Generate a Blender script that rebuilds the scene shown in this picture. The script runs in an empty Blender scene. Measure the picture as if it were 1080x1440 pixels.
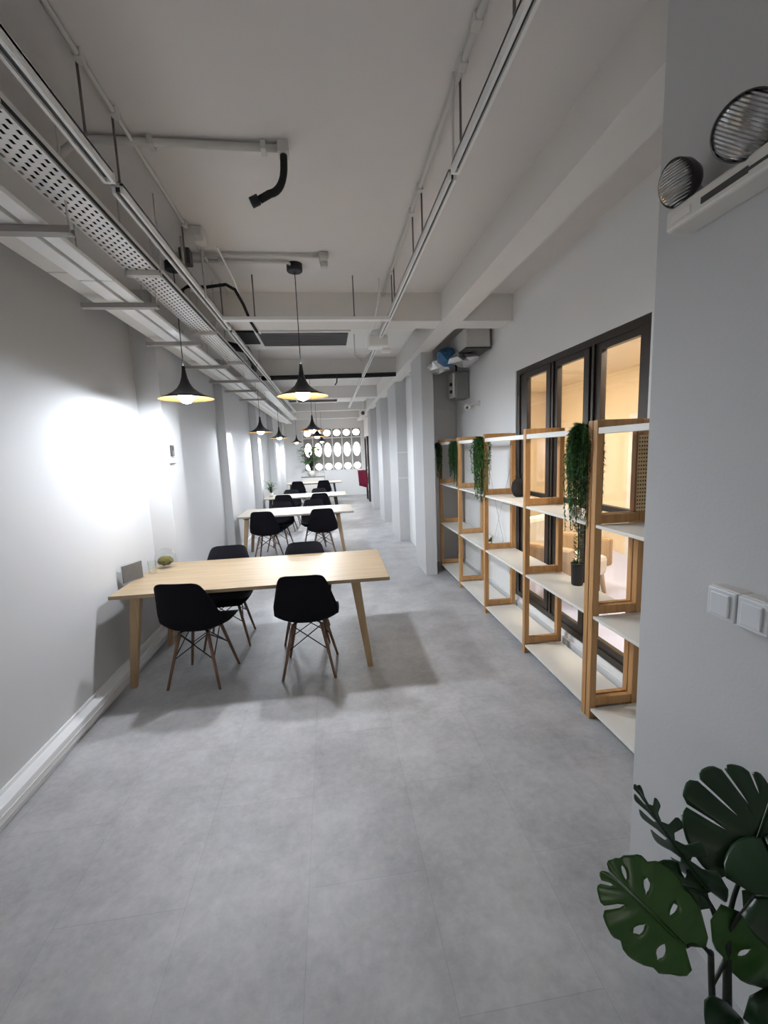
import bpy, bmesh, math, random
from mathutils import Vector, Matrix
random.seed(7)
S = bpy.context.scene
COL = S.collection
PI = math.pi

# ------------------------------------------------------------------ materials
def mat(name, col, rough=0.6, metal=0.0, noise=0.0, nscale=8.0, bump=0.0, bscale=60.0, emit=None, estr=0.0, spec=0.5):
    m = bpy.data.materials.new(name); m.use_nodes = True
    nt = m.node_tree; b = nt.nodes['Principled BSDF']
    b.inputs['Base Color'].default_value = (*col, 1)
    b.inputs['Roughness'].default_value = rough
    b.inputs['Metallic'].default_value = metal
    b.inputs['Specular IOR Level'].default_value = spec
    tc = nt.nodes.new('ShaderNodeTexCoord')
    if noise > 0:
        n = nt.nodes.new('ShaderNodeTexNoise'); n.inputs['Scale'].default_value = nscale; n.inputs['Detail'].default_value = 5
        nt.links.new(tc.outputs['Object'], n.inputs['Vector'])
        mx = nt.nodes.new('ShaderNodeMix'); mx.data_type = 'RGBA'
        mx.inputs[6].default_value = (*[c * (1 - noise) for c in col], 1)
        mx.inputs[7].default_value = (*[min(1, c * (1 + noise)) for c in col], 1)
        nt.links.new(n.outputs['Fac'], mx.inputs[0]); nt.links.new(mx.outputs[2], b.inputs['Base Color'])
    if bump > 0:
        n2 = nt.nodes.new('ShaderNodeTexNoise'); n2.inputs['Scale'].default_value = bscale; n2.inputs['Detail'].default_value = 3
        nt.links.new(tc.outputs['Object'], n2.inputs['Vector'])
        bp = nt.nodes.new('ShaderNodeBump'); bp.inputs['Strength'].default_value = bump; bp.inputs['Distance'].default_value = 0.004
        nt.links.new(n2.outputs['Fac'], bp.inputs['Height']); nt.links.new(bp.outputs['Normal'], b.inputs['Normal'])
    if emit:
        b.inputs['Emission Color'].default_value = (*emit, 1); b.inputs['Emission Strength'].default_value = estr
    return m

def wood(name, c1, c2, rough=0.5, scale=(1.2, 18, 18), axis=None):
    m = bpy.data.materials.new(name); m.use_nodes = True
    nt = m.node_tree; b = nt.nodes['Principled BSDF']; b.inputs['Roughness'].default_value = rough
    tc = nt.nodes.new('ShaderNodeTexCoord'); mp = nt.nodes.new('ShaderNodeMapping'); mp.inputs['Scale'].default_value = scale
    n = nt.nodes.new('ShaderNodeTexNoise'); n.inputs['Scale'].default_value = 2.2; n.inputs['Detail'].default_value = 6; n.inputs['Distortion'].default_value = 0.6
    cr = nt.nodes.new('ShaderNodeValToRGB'); cr.color_ramp.elements[0].position = 0.3; cr.color_ramp.elements[1].position = 0.72
    cr.color_ramp.elements[0].color = (*c1, 1); cr.color_ramp.elements[1].color = (*c2, 1)
    nt.links.new(tc.outputs['Object'], mp.inputs['Vector']); nt.links.new(mp.outputs['Vector'], n.inputs['Vector'])
    nt.links.new(n.outputs['Fac'], cr.inputs['Fac']); nt.links.new(cr.outputs['Color'], b.inputs['Base Color'])
    return m

def floor_mat():
    m = bpy.data.materials.new('vinyl_floor'); m.use_nodes = True
    nt = m.node_tree; b = nt.nodes['Principled BSDF']
    tc = nt.nodes.new('ShaderNodeTexCoord')
    n1 = nt.nodes.new('ShaderNodeTexNoise'); n1.inputs['Scale'].default_value = 2.6; n1.inputs['Detail'].default_value = 9; n1.inputs['Roughness'].default_value = 0.68
    n2 = nt.nodes.new('ShaderNodeTexNoise'); n2.inputs['Scale'].default_value = 26; n2.inputs['Detail'].default_value = 6; n2.inputs['Roughness'].default_value = 0.7
    for n in (n1, n2): nt.links.new(tc.outputs['Object'], n.inputs['Vector'])
    add = nt.nodes.new('ShaderNodeMath'); add.operation = 'MULTIPLY_ADD'; add.inputs[1].default_value = 0.45
    nt.links.new(n2.outputs['Fac'], add.inputs[0]); nt.links.new(n1.outputs['Fac'], add.inputs[2])
    cr = nt.nodes.new('ShaderNodeValToRGB')
    cr.color_ramp.elements[0].position = 0.46; cr.color_ramp.elements[0].color = (0.30, 0.30, 0.306, 1)
    cr.color_ramp.elements[1].position = 0.98; cr.color_ramp.elements[1].color = (0.55, 0.55, 0.56, 1)
    nt.links.new(add.outputs[0], cr.inputs['Fac'])
    br = nt.nodes.new('ShaderNodeTexBrick'); br.offset = 0.5
    br.inputs['Scale'].default_value = 1.0; br.inputs['Brick Width'].default_value = 0.92; br.inputs['Row Height'].default_value = 0.46
    br.inputs['Mortar Size'].default_value = 0.0016; br.inputs['Mortar Smooth'].default_value = 0.3
    br.inputs['Color1'].default_value = (0.97, 0.97, 0.97, 1); br.inputs['Color2'].default_value = (1.04, 1.04, 1.04, 1); br.inputs['Mortar'].default_value = (0.84, 0.84, 0.84, 1)
    mp = nt.nodes.new('ShaderNodeMapping'); mp.inputs['Rotation'].default_value = (0, 0, PI / 2); mp.inputs['Location'].default_value = (0.1, 0.17, 0)
    nt.links.new(tc.outputs['Object'], mp.inputs['Vector']); nt.links.new(mp.outputs['Vector'], br.inputs['Vector'])
    mx = nt.nodes.new('ShaderNodeMix'); mx.data_type = 'RGBA'; mx.blend_type = 'MULTIPLY'; mx.inputs[0].default_value = 1
    nt.links.new(cr.outputs['Color'], mx.inputs[6]); nt.links.new(br.outputs['Color'], mx.inputs[7])
    nt.links.new(mx.outputs[2], b.inputs['Base Color'])
    b.inputs['Roughness'].default_value = 0.42; b.inputs['Specular IOR Level'].default_value = 0.4
    return m

def glass_mat(name, tint=(1, 1, 1), boost=1.0):
    m = bpy.data.materials.new(name); m.use_nodes = True
    nt = m.node_tree; nt.nodes.clear()
    out = nt.nodes.new('ShaderNodeOutputMaterial'); mix = nt.nodes.new('ShaderNodeMixShader')
    tr = nt.nodes.new('ShaderNodeBsdfTransparent'); tr.inputs['Color'].default_value = (*tint, 1)
    gl = nt.nodes.new('ShaderNodeBsdfGlossy'); gl.inputs['Roughness'].default_value = 0.02
    lw = nt.nodes.new('ShaderNodeLayerWeight'); lw.inputs['Blend'].default_value = 0.5
    pw = nt.nodes.new('ShaderNodeMath'); pw.operation = 'POWER'; pw.inputs[1].default_value = 5.0
    fr = nt.nodes.new('ShaderNodeMath'); fr.operation = 'MULTIPLY_ADD'; fr.inputs[1].default_value = 0.95; fr.inputs[2].default_value = 0.04
    nt.links.new(lw.outputs['Facing'], pw.inputs[0]); nt.links.new(pw.outputs[0], fr.inputs[0])
    nt.links.new(fr.outputs[0], mix.inputs[0]); nt.links.new(tr.outputs[0], mix.inputs[1]); nt.links.new(gl.outputs[0], mix.inputs[2])
    nt.links.new(mix.outputs[0], out.inputs[0])
    return m

def peg_mat():
    # pine face drilled with two staggered rows of dark peg holes
    m = wood('drilled_pine', (0.66, 0.45, 0.22), (0.76, 0.56, 0.32)); nt = m.node_tree; b = nt.nodes['Principled BSDF']
    src = b.inputs['Base Color'].links[0].from_socket
    tc = nt.nodes.new('ShaderNodeTexCoord'); mp = nt.nodes.new('ShaderNodeMapping'); mp.inputs['Scale'].default_value = (1 / 0.015, 1 / 0.015, 1 / 0.022); mp.inputs['Location'].default_value = (0.5, 0.5, 0)
    ge = nt.nodes.new('ShaderNodeNewGeometry'); sn = nt.nodes.new('ShaderNodeSeparateXYZ'); ab = nt.nodes.new('ShaderNodeMath'); ab.operation = 'ABSOLUTE'
    so = nt.nodes.new('ShaderNodeSeparateXYZ'); mf = nt.nodes.new('ShaderNodeMix'); cx = nt.nodes.new('ShaderNodeCombineXYZ')
    nt.links.new(ge.outputs['Normal'], sn.inputs[0]); nt.links.new(sn.outputs[0], ab.inputs[0]); nt.links.new(tc.outputs['Object'], so.inputs[0])
    nt.links.new(ab.outputs[0], mf.inputs[0]); nt.links.new(so.outputs[0], mf.inputs[2]); nt.links.new(so.outputs[1], mf.inputs[3])
    nt.links.new(mf.outputs[0], cx.inputs[0]); nt.links.new(so.outputs[2], cx.inputs[2])
    fr = nt.nodes.new('ShaderNodeVectorMath'); fr.operation = 'FRACTION'
    sb = nt.nodes.new('ShaderNodeVectorMath'); sb.operation = 'SUBTRACT'; sb.inputs[1].default_value = (0.5, 0.5, 0.5)
    ms = nt.nodes.new('ShaderNodeVectorMath'); ms.operation = 'MULTIPLY'; ms.inputs[1].default_value = (1, 0, 1.3)
    ln = nt.nodes.new('ShaderNodeVectorMath'); ln.operation = 'LENGTH'
    lt = nt.nodes.new('ShaderNodeMath'); lt.operation = 'LESS_THAN'; lt.inputs[1].default_value = 0.3
    mx = nt.nodes.new('ShaderNodeMix'); mx.data_type = 'RGBA'; mx.inputs[7].default_value = (0.03, 0.018, 0.01, 1)
    nt.links.new(cx.outputs[0], mp.inputs['Vector']); nt.links.new(mp.outputs['Vector'], fr.inputs[0]); nt.links.new(fr.outputs[0], sb.inputs[0])
    nt.links.new(sb.outputs[0], ms.inputs[0]); nt.links.new(ms.outputs[0], ln.inputs[0]); nt.links.new(ln.outputs['Value'], lt.inputs[0])
    nt.links.new(lt.outputs[0], mx.inputs[0]); nt.links.new(src, mx.inputs[6]); nt.links.new(mx.outputs[2], b.inputs['Base Color'])
    return m

def lens_mat():
    m = mat('ribbed_lens', (0.62, 0.63, 0.62), 0.12, 0.0, spec=0.9); nt = m.node_tree; b = nt.nodes['Principled BSDF']
    b.inputs['Metallic'].default_value = 0.55
    tc = nt.nodes.new('ShaderNodeTexCoord'); w = nt.nodes.new('ShaderNodeTexWave'); w.bands_direction = 'X'; w.inputs['Scale'].default_value = 42; w.inputs['Distortion'].default_value = 0.3
    bp = nt.nodes.new('ShaderNodeBump'); bp.inputs['Strength'].default_value = 1.0; bp.inputs['Distance'].default_value = 0.01
    nt.links.new(tc.outputs['Object'], w.inputs['Vector']); nt.links.new(w.outputs['Fac'], bp.inputs['Height']); nt.links.new(bp.outputs['Normal'], b.inputs['Normal'])
    return m

def leaf_mat(name, c1, c2, rough=0.35):
    m = mat(name, c1, rough); nt = m.node_tree; b = nt.nodes['Principled BSDF']
    tc = nt.nodes.new('ShaderNodeTexCoord'); n = nt.nodes.new('ShaderNodeTexNoise'); n.inputs['Scale'].default_value = 14; n.inputs['Detail'].default_value = 4
    mx = nt.nodes.new('ShaderNodeMix'); mx.data_type = 'RGBA'; mx.inputs[6].default_value = (*c1, 1); mx.inputs[7].default_value = (*c2, 1)
    nt.links.new(tc.outputs['Object'], n.inputs['Vector']); nt.links.new(n.outputs['Fac'], mx.inputs[0]); nt.links.new(mx.outputs[2], b.inputs['Base Color'])
    return m

M = dict(
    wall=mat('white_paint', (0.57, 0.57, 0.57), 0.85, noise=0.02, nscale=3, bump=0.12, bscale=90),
    bright=mat('white_paint_lightened', (0.89, 0.885, 0.875), 0.8, noise=0.02, nscale=3, bump=0.1, bscale=90),  # wall white lightened, stands in for light on right and far walls
    beam=mat('beam_paint', (0.76, 0.735, 0.70), 0.88, noise=0.02, nscale=4, bump=0.12, bscale=60),
    ceil=mat('ceiling_paint', (0.74, 0.705, 0.675), 0.9, noise=0.03, nscale=5, bump=0.15, bscale=60),
    floor=floor_mat(),
    trunk=mat('trunking_plastic', (0.80, 0.80, 0.80), 0.45),
    whitemetal=mat('white_metal', (0.90, 0.89, 0.87), 0.4, noise=0.02),
    strut=mat('dull_strut_steel', (0.34, 0.32, 0.30), 0.5),
    greymetal=mat('painted_conduit', (0.62, 0.60, 0.57), 0.5),
    steel=mat('threaded_steel', (0.16, 0.14, 0.13), 0.5, 0.5),
    black=mat('matte_black', (0.012, 0.012, 0.014), 0.55),
    blackfoam=mat('black_foam', (0.010, 0.010, 0.010), 0.85, bump=0.3, bscale=120),
    chair=mat('black_plastic', (0.0062, 0.0058, 0.009), 0.75, bump=0.1, bscale=200, spec=0.15),
    chairleg=wood('walnut_dowel', (0.16, 0.085, 0.05), (0.27, 0.155, 0.10), scale=(18, 18, 1.2)),
    wire=mat('black_wire', (0.015, 0.013, 0.012), 0.4, 0.4),
    top=wood('birch_top', (0.32, 0.23, 0.135), (0.41, 0.315, 0.20), 0.42, (0.9, 16, 16)),
    topwhite=wood('pale_top', (0.42, 0.37, 0.30), (0.50, 0.45, 0.375), 0.42, (0.9, 16, 16)),
    tleg=wood('table_leg_wood', (0.38, 0.25, 0.13), (0.50, 0.35, 0.20), 0.5, (16, 16, 1)),
    pine=wood('orange_pine', (0.46, 0.23, 0.08), (0.62, 0.36, 0.15), 0.5, (16, 16, 1.1)),
    board=mat('white_board', (0.80, 0.78, 0.72), 0.4, noise=0.02),
    peg=peg_mat(),
    brown=mat('brown_aluminium', (0.045, 0.033, 0.025), 0.4, 0.3, noise=0.1),
    glass=glass_mat('window_glass'),
    clear=glass_mat('clear_glass', (0.97, 0.98, 0.97)),
    cream=mat('cream_paint', (0.80, 0.67, 0.47), 0.85, noise=0.03),
    creamfloor=mat('lilac_floor', (0.55, 0.60, 0.85), 0.3),
    fabric=mat('pale_fabric', (0.70, 0.66, 0.60), 0.9, noise=0.08, bump=0.3),
    doorw=mat('white_door_paint', (0.78, 0.75, 0.70), 0.5),
    lamp_out=mat('black_shade', (0.010, 0.010, 0.013), 0.35),
    gold=mat('gold_lining', (0.11, 0.052, 0.010), 0.6, 0.2),
    bulb=mat('lit_bulb', (1, 1, 1), 0.5, emit=(0.84, 0.91, 1.0), estr=600),
    bulbdim=mat('lit_bulb_dim', (1, 1, 1), 0.5, emit=(0.84, 0.91, 1.0), estr=330),
    tube=mat('lit_panel', (1, 1, 1), 0.5, emit=(1.0, 0.88, 0.70), estr=40),
    leaf=leaf_mat('monstera_leaf', (0.004, 0.022, 0.007), (0.012, 0.045, 0.011)),
    leaf2=leaf_mat('monstera_leaf_light', (0.018, 0.070, 0.008), (0.04, 0.115, 0.014)),
    stem=mat('dark_stem', (0.010, 0.016, 0.008), 0.6),
    fern=leaf_mat('fern_frond', (0.032, 0.11, 0.026), (0.085, 0.21, 0.05), 0.6),
    ferndark=leaf_mat('fern_frond_dark', (0.020, 0.07, 0.02), (0.05, 0.13, 0.03), 0.6),
    soil=mat('dark_soil', (0.02, 0.015, 0.01), 0.95, bump=0.5),
    pot=mat('dark_grey_pot', (0.05, 0.055, 0.055), 0.5),
    vase=mat('black_wicker', (0.014, 0.010, 0.008), 0.8, bump=0.8, bscale=90),
    moss=mat('green_moss', (0.115, 0.105, 0.028), 0.95, noise=0.4, nscale=60, bump=0.8, bscale=150),
    sign=mat('grey_print', (0.13, 0.12, 0.115), 0.6, noise=0.25, nscale=120),
    grille=mat('grey_grille', (0.13, 0.13, 0.14), 0.5, 0.2),
    cassette=mat('unit_casing', (0.78, 0.77, 0.73), 0.5),
    foil=mat('silver_foil', (0.72, 0.72, 0.71), 0.28, 0.85, noise=0.1, nscale=20, bump=1.0, bscale=35),
    blue=mat('blue_wrap', (0.035, 0.13, 0.28), 0.4, noise=0.3, nscale=25, bump=0.8, bscale=30),
    control=mat('grey_control_box', (0.22, 0.225, 0.215), 0.5),
    lens=lens_mat(),
    rim=mat('dark_rim', (0.045, 0.042, 0.04), 0.4),
    ivory=mat('ivory_plastic', (0.72, 0.69, 0.64), 0.45),
    switch=mat('switch_plastic', (0.72, 0.74, 0.76), 0.3),
    red=mat('crimson_cloth', (0.20, 0.006, 0.035), 0.85, noise=0.15),
    darkdoor=mat('dark_door_paint', (0.035, 0.022, 0.022), 0.5),
    block=mat('breeze_concrete', (0.36, 0.34, 0.32), 0.9, noise=0.08, nscale=10),
    panelgrey=mat('grey_wall_panel', (0.72, 0.70, 0.68), 0.7),
    tag=mat('white_card', (0.85, 0.82, 0.76), 0.7),
)

# ------------------------------------------------------------------ mesh helpers
def tag(o, label=None, cat=None, group=None, kind=None):
    if label: o['label'] = label
    if cat: o['category'] = cat
    if group: o['group'] = group
    if kind: o['kind'] = kind
    return o

class MB:
    def __init__(s): s.bm = bmesh.new()
    def box(s, lo, hi, bev=0.0):
        r = bmesh.ops.create_cube(s.bm, size=1); vs = r['verts']
        c = [(a + b) / 2 for a, b in zip(lo, hi)]; d = [abs(b - a) for a, b in zip(lo, hi)]
        for v in vs: v.co = Vector((c[0] + v.co.x * d[0], c[1] + v.co.y * d[1], c[2] + v.co.z * d[2]))
        if bev > 0:
            es = list({e for v in vs for e in v.link_edges})
            bmesh.ops.bevel(s.bm, geom=es, offset=bev, segments=2, affect='EDGES', profile=0.5)
        return s
    def bar(s, a, b, wx, wy, up=(0, 1, 0), wx2=None, wy2=None):
        # square-section bar from a to b
        a = Vector(a); b = Vector(b); d = (b - a).normalized(); u = Vector(up); x = d.cross(u)
        if x.length < 1e-5: x = d.cross(Vector((1, 0, 0)))
        x.normalize(); y = x.cross(d); wx2 = wx2 or wx; wy2 = wy2 or wy
        q = []
        for p, w1, w2 in ((a, wx, wy), (b, wx2, wy2)):
            q.append([s.bm.verts.new(p + x * sx * w1 / 2 + y * sy * w2 / 2) for sx, sy in ((-1, -1), (1, -1), (1, 1), (-1, 1))])
        for i in range(4): s.bm.faces.new((q[0][i], q[0][(i + 1) % 4], q[1][(i + 1) % 4], q[1][i]))
        s.bm.faces.new(q[0][::-1]); s.bm.faces.new(q[1]); return s
    def tube(s, pts, r, n=10, r2=None):
        pts = [Vector(p) for p in pts]; rings = []
        N = len(pts); px = None
        for i, p in enumerate(pts):
            d = (pts[min(i + 1, N - 1)] - pts[max(i - 1, 0)]).normalized()
            if px is None:
                px = d.cross(Vector((0, 0, 1)))
                if px.length < 1e-3: px = d.cross(Vector((1, 0, 0)))
            px = (px - d * px.dot(d)).normalized(); y = d.cross(px)
            rr = r if r2 is None else r + (r2 - r) * i / (N - 1)
            rings.append([s.bm.verts.new(p + (px * math.cos(2 * PI * k / n) + y * math.sin(2 * PI * k / n)) * rr) for k in range(n)])
        for i in range(N - 1):
            for k in range(n): s.bm.faces.new((rings[i][k], rings[i][(k + 1) % n], rings[i + 1][(k + 1) % n], rings[i + 1][k])).smooth = True
        s.bm.faces.new(rings[0][::-1]); s.bm.faces.new(rings[-1]); return s
    def lathe(s, prof, c=(0, 0, 0), n=32, mat4=None, cap=True):
        rings = []
        for r, z in prof:
            ring = []
            for k in range(n):
                v = Vector((r * math.cos(2 * PI * k / n), r * math.sin(2 * PI * k / n), z))
                if mat4: v = mat4 @ v
                ring.append(s.bm.verts.new(v + Vector(c)))
            rings.append(ring)
        for i in range(len(rings) - 1):
            for k in range(n): s.bm.faces.new((rings[i][k], rings[i][(k + 1) % n], rings[i + 1][(k + 1) % n], rings[i + 1][k])).smooth = True
        if cap: s.bm.faces.new(rings[0][::-1]); s.bm.faces.new(rings[-1])
        return s
    def ball(s, c, r, sub=2, sc=(1, 1, 1), jit=0):
        g = bmesh.ops.create_icosphere(s.bm, subdivisions=sub, radius=1)
        for v in g['verts']:
            k = 1 + (random.random() - .5) * jit
            v.co = Vector((c[0] + v.co.x * r * sc[0] * k, c[1] + v.co.y * r * sc[1] * k, c[2] + v.co.z * r * sc[2] * k))
            for f in v.link_faces: f.smooth = jit < .3
        return s
    def quad(s, *p):
        s.bm.faces.new([s.bm.verts.new(q) for q in p]); return s
    def build(s, name, m, parent=None, recalc=True):
        if recalc: bmesh.ops.recalc_face_normals(s.bm, faces=s.bm.faces)
        me = bpy.data.meshes.new(name); s.bm.to_mesh(me); s.bm.free(); me.materials.append(m)
        o = bpy.data.objects.new(name, me); COL.objects.link(o)
        if parent: o.parent = parent
        return o

def empty(name, loc=(0, 0, 0), rz=0, label=None, cat=None, group=None, kind=None):
    o = bpy.data.objects.new(name, None); COL.objects.link(o); o.empty_display_size = 0.1
    o.location = loc; o.rotation_euler = (0, 0, rz)
    return tag(o, label, cat, group, kind)

KIDS = {}
def dup(root, loc, rz=None, label=None, group=None):
    r = root.copy(); COL.objects.link(r); r.location = loc
    if rz is not None: r.rotation_euler = (0, 0, rz)
    if label: r['label'] = label
    if group: r['group'] = group
    for ch in [o for o in COL.objects if o.parent == root]:
        c = ch.copy(); COL.objects.link(c); c.parent = r
        for g in [o for o in COL.objects if o.parent == ch]:
            d = g.copy(); COL.objects.link(d); d.parent = c
    return r

def struct(name, mb, m, label):
    o = mb.build(name, m); return tag(o, label, None, None, 'structure')

# ------------------------------------------------------------------ the room
ZC = 3.12; XL = -1.65; XR = 1.85; Y0 = -3.0; YE = 17.0
struct('floor', MB().box((XL - .2, Y0 - .2, -0.12), (1.98, YE + .3, 0)), M['floor'], 'grey mottled vinyl tile floor of the long room')
struct('ceiling', MB().box((XL - .2, Y0 - .2, ZC), (1.98, YE + .3, ZC + 0.15)), M['ceil'], 'pale grey painted concrete ceiling slab')
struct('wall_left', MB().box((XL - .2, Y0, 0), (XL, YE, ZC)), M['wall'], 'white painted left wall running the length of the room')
# piers on the left wall
pi = 1
for i, y in enumerate((4.14, 6.90, 9.72, 12.5, 15.2)):
    x1 = -1.45 if i == 0 else (-1.53 if i == 1 else -1.50)
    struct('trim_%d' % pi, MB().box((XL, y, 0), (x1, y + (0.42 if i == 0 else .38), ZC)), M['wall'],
           ['white pier on the left wall just behind the nearest table', 'second white pier on the left wall, beside the second table', 'third white pier on the left wall', 'fourth white pier on the left wall, far down the room', 'last white pier on the left wall near the far end'][i]); pi += 1
# near right wall block
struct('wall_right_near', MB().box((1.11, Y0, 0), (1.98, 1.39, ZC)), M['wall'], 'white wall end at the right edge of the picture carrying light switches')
# window wall with an opening
w = MB(); oy0, oy1, oz0, oz1 = 2.335, 4.125, 0.14, 2.385
w.box((XR, 1.39, 0), (1.98, oy0, ZC)); w.box((XR, oy1, 0), (1.98, 6.15, ZC)); w.box((XR, oy0, oz1), (1.98, oy1, ZC)); w.box((XR, oy0, 0), (1.98, oy1, oz0))
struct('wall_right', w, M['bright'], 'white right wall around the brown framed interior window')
# kerb under the window
struct('trim_6', MB().box((1.83, 1.42, 0), (1.85, 6.1, 0.10), 0.004), M['trunk'], 'low white kerb along the foot of the window wall')
# return panel beside the column, and the right wall beyond it
w = MB().box((1.36, 6.10, 0), (1.98, 6.25, ZC)); struct('wall_back_panel', w, M['panelgrey'], 'grey boarded return panel beyond the end of the shelving')
struct('trim_7', MB().box((1.36, 6.088, 2.205), (1.85, 6.10, 2.225)).box((1.40, 6.088, 0), (1.415, 6.10, 2.86)), M['panelgrey'], 'thin grey joint strips on the return panel beyond the shelving')
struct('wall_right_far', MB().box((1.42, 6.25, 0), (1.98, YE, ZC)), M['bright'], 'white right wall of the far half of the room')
struct('trim_8', MB().box((1.21, 5.47, 0), (1.36, 6.12, 2.87)), M['wall'], 'slim white column at the far end of the shelving')
for i, (y, d) in enumerate(((7.73, 1.0), (9.95, .9), (12.4, .8))):
    struct('trim_%d' % (9 + i), MB().box((1.235, y, 0), (1.42, y + d, ZC)), M['wall'],
           ['first white pier on the right wall beyond the column', 'second white pier on the right wall beyond the column', 'last white pier on the right wall before the dark door'][i])
struct('trim_12', MB().box((1.245, 7.715, 1.62), (1.42, 7.73, 1.64)).box((1.245, 7.715, 1.16), (1.42, 7.73, 1.18)), M['panelgrey'], 'two thin horizontal strips across the front of the first far pier')
# beams
for i, y in enumerate((4.19, 6.97, 9.75, 12.53, 15.31)):
    struct('trim_%d' % (13 + i), MB().box((XL, y, 2.87), (1.98, y + .26, ZC)), M['beam'],
           ['nearest cross beam of the ceiling, behind the lit pendants', 'second cross beam of the ceiling with the black pipe', 'third cross beam of the ceiling', 'fourth cross beam of the ceiling', 'last cross beam of the ceiling near the far wall'][i])
struct('trim_18', MB().box((1.14, 1.0, 2.865), (1.34, YE, ZC)), M['beam'], 'long ceiling beam running towards the column on the right')
# far wall with precast screen opening
fx0, fx1, fz0, fz1 = -0.95, 1.30, 1.02, 2.60
w = MB().box((XL, YE, 0), (fx0, YE + .15, ZC)).box((fx1, YE, 0), (1.98, YE + .15, ZC)).box((fx0, YE, 0), (fx1, YE + .15, fz0)).box((fx0, YE, fz1), (fx1, YE + .15, ZC))
struct('wall_far', w, M['bright'], 'white end wall below and around the pierced concrete screen')
# rear wall behind the camera with an unseen opening added for fill daylight
RW = (-.6, .2, 1.35, 2.2)
w = MB().box((XL, Y0 - .15, 0), (RW[0], Y0, ZC)).box((RW[1], Y0 - .15, 0), (1.2, Y0, ZC)).box((RW[0], Y0 - .15, 0), (RW[1], Y0, RW[2])).box((RW[0], Y0 - .15, RW[3]), (RW[1], Y0, ZC))
struct('wall_rear', w, M['wall'], 'white rear wall with an unseen opening added for fill daylight')

# pierced screen
scr = empty('window_2', (0, YE, 0), label='pierced concrete breeze block screen glowing white at the far end', kind='structure')
m_ = MB(); nc = 6; pw = (fx1 - fx0) / nc
rows = [(1.02, 1.10, 1.30, .15), (1.30, 1.70, 2.20, .24), (2.20, 2.36, 2.60, .11)]
def holed(mb, x0, x1, z0, z1, cx, cz, rx, rz, y0, y1, n=24):
    for (ya, flip) in ((y0, 1), (y1, -1)):
        inn = []; out = []
        for k in range(n):
            a = 2 * PI * k / n; c, s_ = math.cos(a), math.sin(a)
            inn.append(mb.bm.verts.new((cx + rx * c, ya, cz + rz * s_)))
            t = 1 / max(abs(c), abs(s_)); ex, ez = c * t, s_ * t
            out.append(mb.bm.verts.new((cx + ex * ((x1 - cx) if ex > 0 else (cx - x0)), ya, cz + ez * ((z1 - cz) if ez > 0 else (cz - z0)))))
        for k in range(n): mb.bm.faces.new((inn[k], inn[(k + 1) % n], out[(k + 1) % n], out[k]))
        if flip == 1: first = inn
    for k in range(n): mb.bm.faces.new((first[k], first[(k + 1) % n], inn[(k + 1) % n], inn[k]))
for c in range(nc):
    x0 = fx0 + c * pw
    for z0, zc_, z1, rz in ((1.02, 1.16, 1.32, .125), (1.32, 1.80, 2.26, .27), (2.26, 2.45, 2.60, .12)):
        holed(m_, x0, x0 + pw, z0, z1, x0 + pw / 2, zc_, pw * .36, rz, 0.03, 0.12)
m_.build('screen_block', M['block'], scr)
for c in range(nc + 1):
    MB().box((fx0 + c * pw - .022, -0.06, 1.02), (fx0 + c * pw + .022, 0.13, 2.6)).build('screen_fin', M['bright'], scr)
MB().box((fx0, -0.05, 2.24), (fx1, 0.125, 2.28)).build('screen_rail', M['bright'], scr)

# dark doorway at far right
d = empty('door_1', (1.30, 14.4, 0), label='dark open door at the far right of the room', kind='structure')
MB().box((0.02, 0, 0), (0.10, 0.85, 2.12), 0.004).build('door_leaf', M['darkdoor'], d)
MB().box((-0.02, -0.06, 0), (0.12, 0, 2.18)).box((-0.02, 0.85, 0), (0.12, 0.91, 2.18)).box((-0.02, 0, 2.12), (0.12, 0.85, 2.18)).build('door_frame', M['darkdoor'], d)
for z in (0.35, 0.95): MB().box((0.0, 0.1, z), (0.022, 0.35, z + .22), 0.004).build('kick_plate', M['trunk'], d)
# crimson cloth
rc = MB()
g = [[None] * 7 for _ in range(7)]
for i in range(7):
    for j in range(7):
        x = -0.32 + .27 * i / 6; z = 1.06 - .5 * j / 6 - (0.08 * i / 6 if j == 6 else 0)
        g[i][j] = rc.bm.verts.new((x + 0.03 * j / 6, 0.02 * math.sin(i * 2.1) * (j / 6 + .3), z))
for i in range(6):
    for j in range(6): rc.bm.faces.new((g[i][j], g[i + 1][j], g[i + 1][j + 1], g[i][j + 1])).smooth = True
ro = empty('hanging_cloth', (1.25, 14.32, 0), label='dark red cloth hanging beside the dark door', cat='cloth')
o = rc.build('cloth', M['red'], ro); sm = o.modifiers.new('s', 'SOLIDIFY'); sm.thickness = 0.012
MB().tube([(-.33, 0, 1.07), (0.03, 0, 1.07)], 0.008).build('rail', M['black'], ro)
MB().tube([(-.06, 0, .82), (0.03, 0, .78)], 0.02).build('strap', M['red'], ro)

# skirting trunk
b = MB().box((XL, Y0, 0.035), (XL + .07, 4.14, 0.115), 0.006).box((XL, Y0, 0), (XL + .05, 4.14, 0.035)).box((XL, Y0, .115), (XL + .012, 4.14, .135))
struct('baseboard_left', b, M['trunk'], 'white cable trunking along the foot of the left wall')
struct('trim_19', MB().box((XL + .07, Y0, 0.068), (XL + .074, 4.14, 0.078)), M['panelgrey'], 'grey groove strip along the left skirting trunking')
struct('baseboard_far', MB().box((XL, 4.6, 0), (XL + .05, 16.9, 0.10), 0.005), M['trunk'], 'white skirting along the far half of the left wall')

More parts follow.
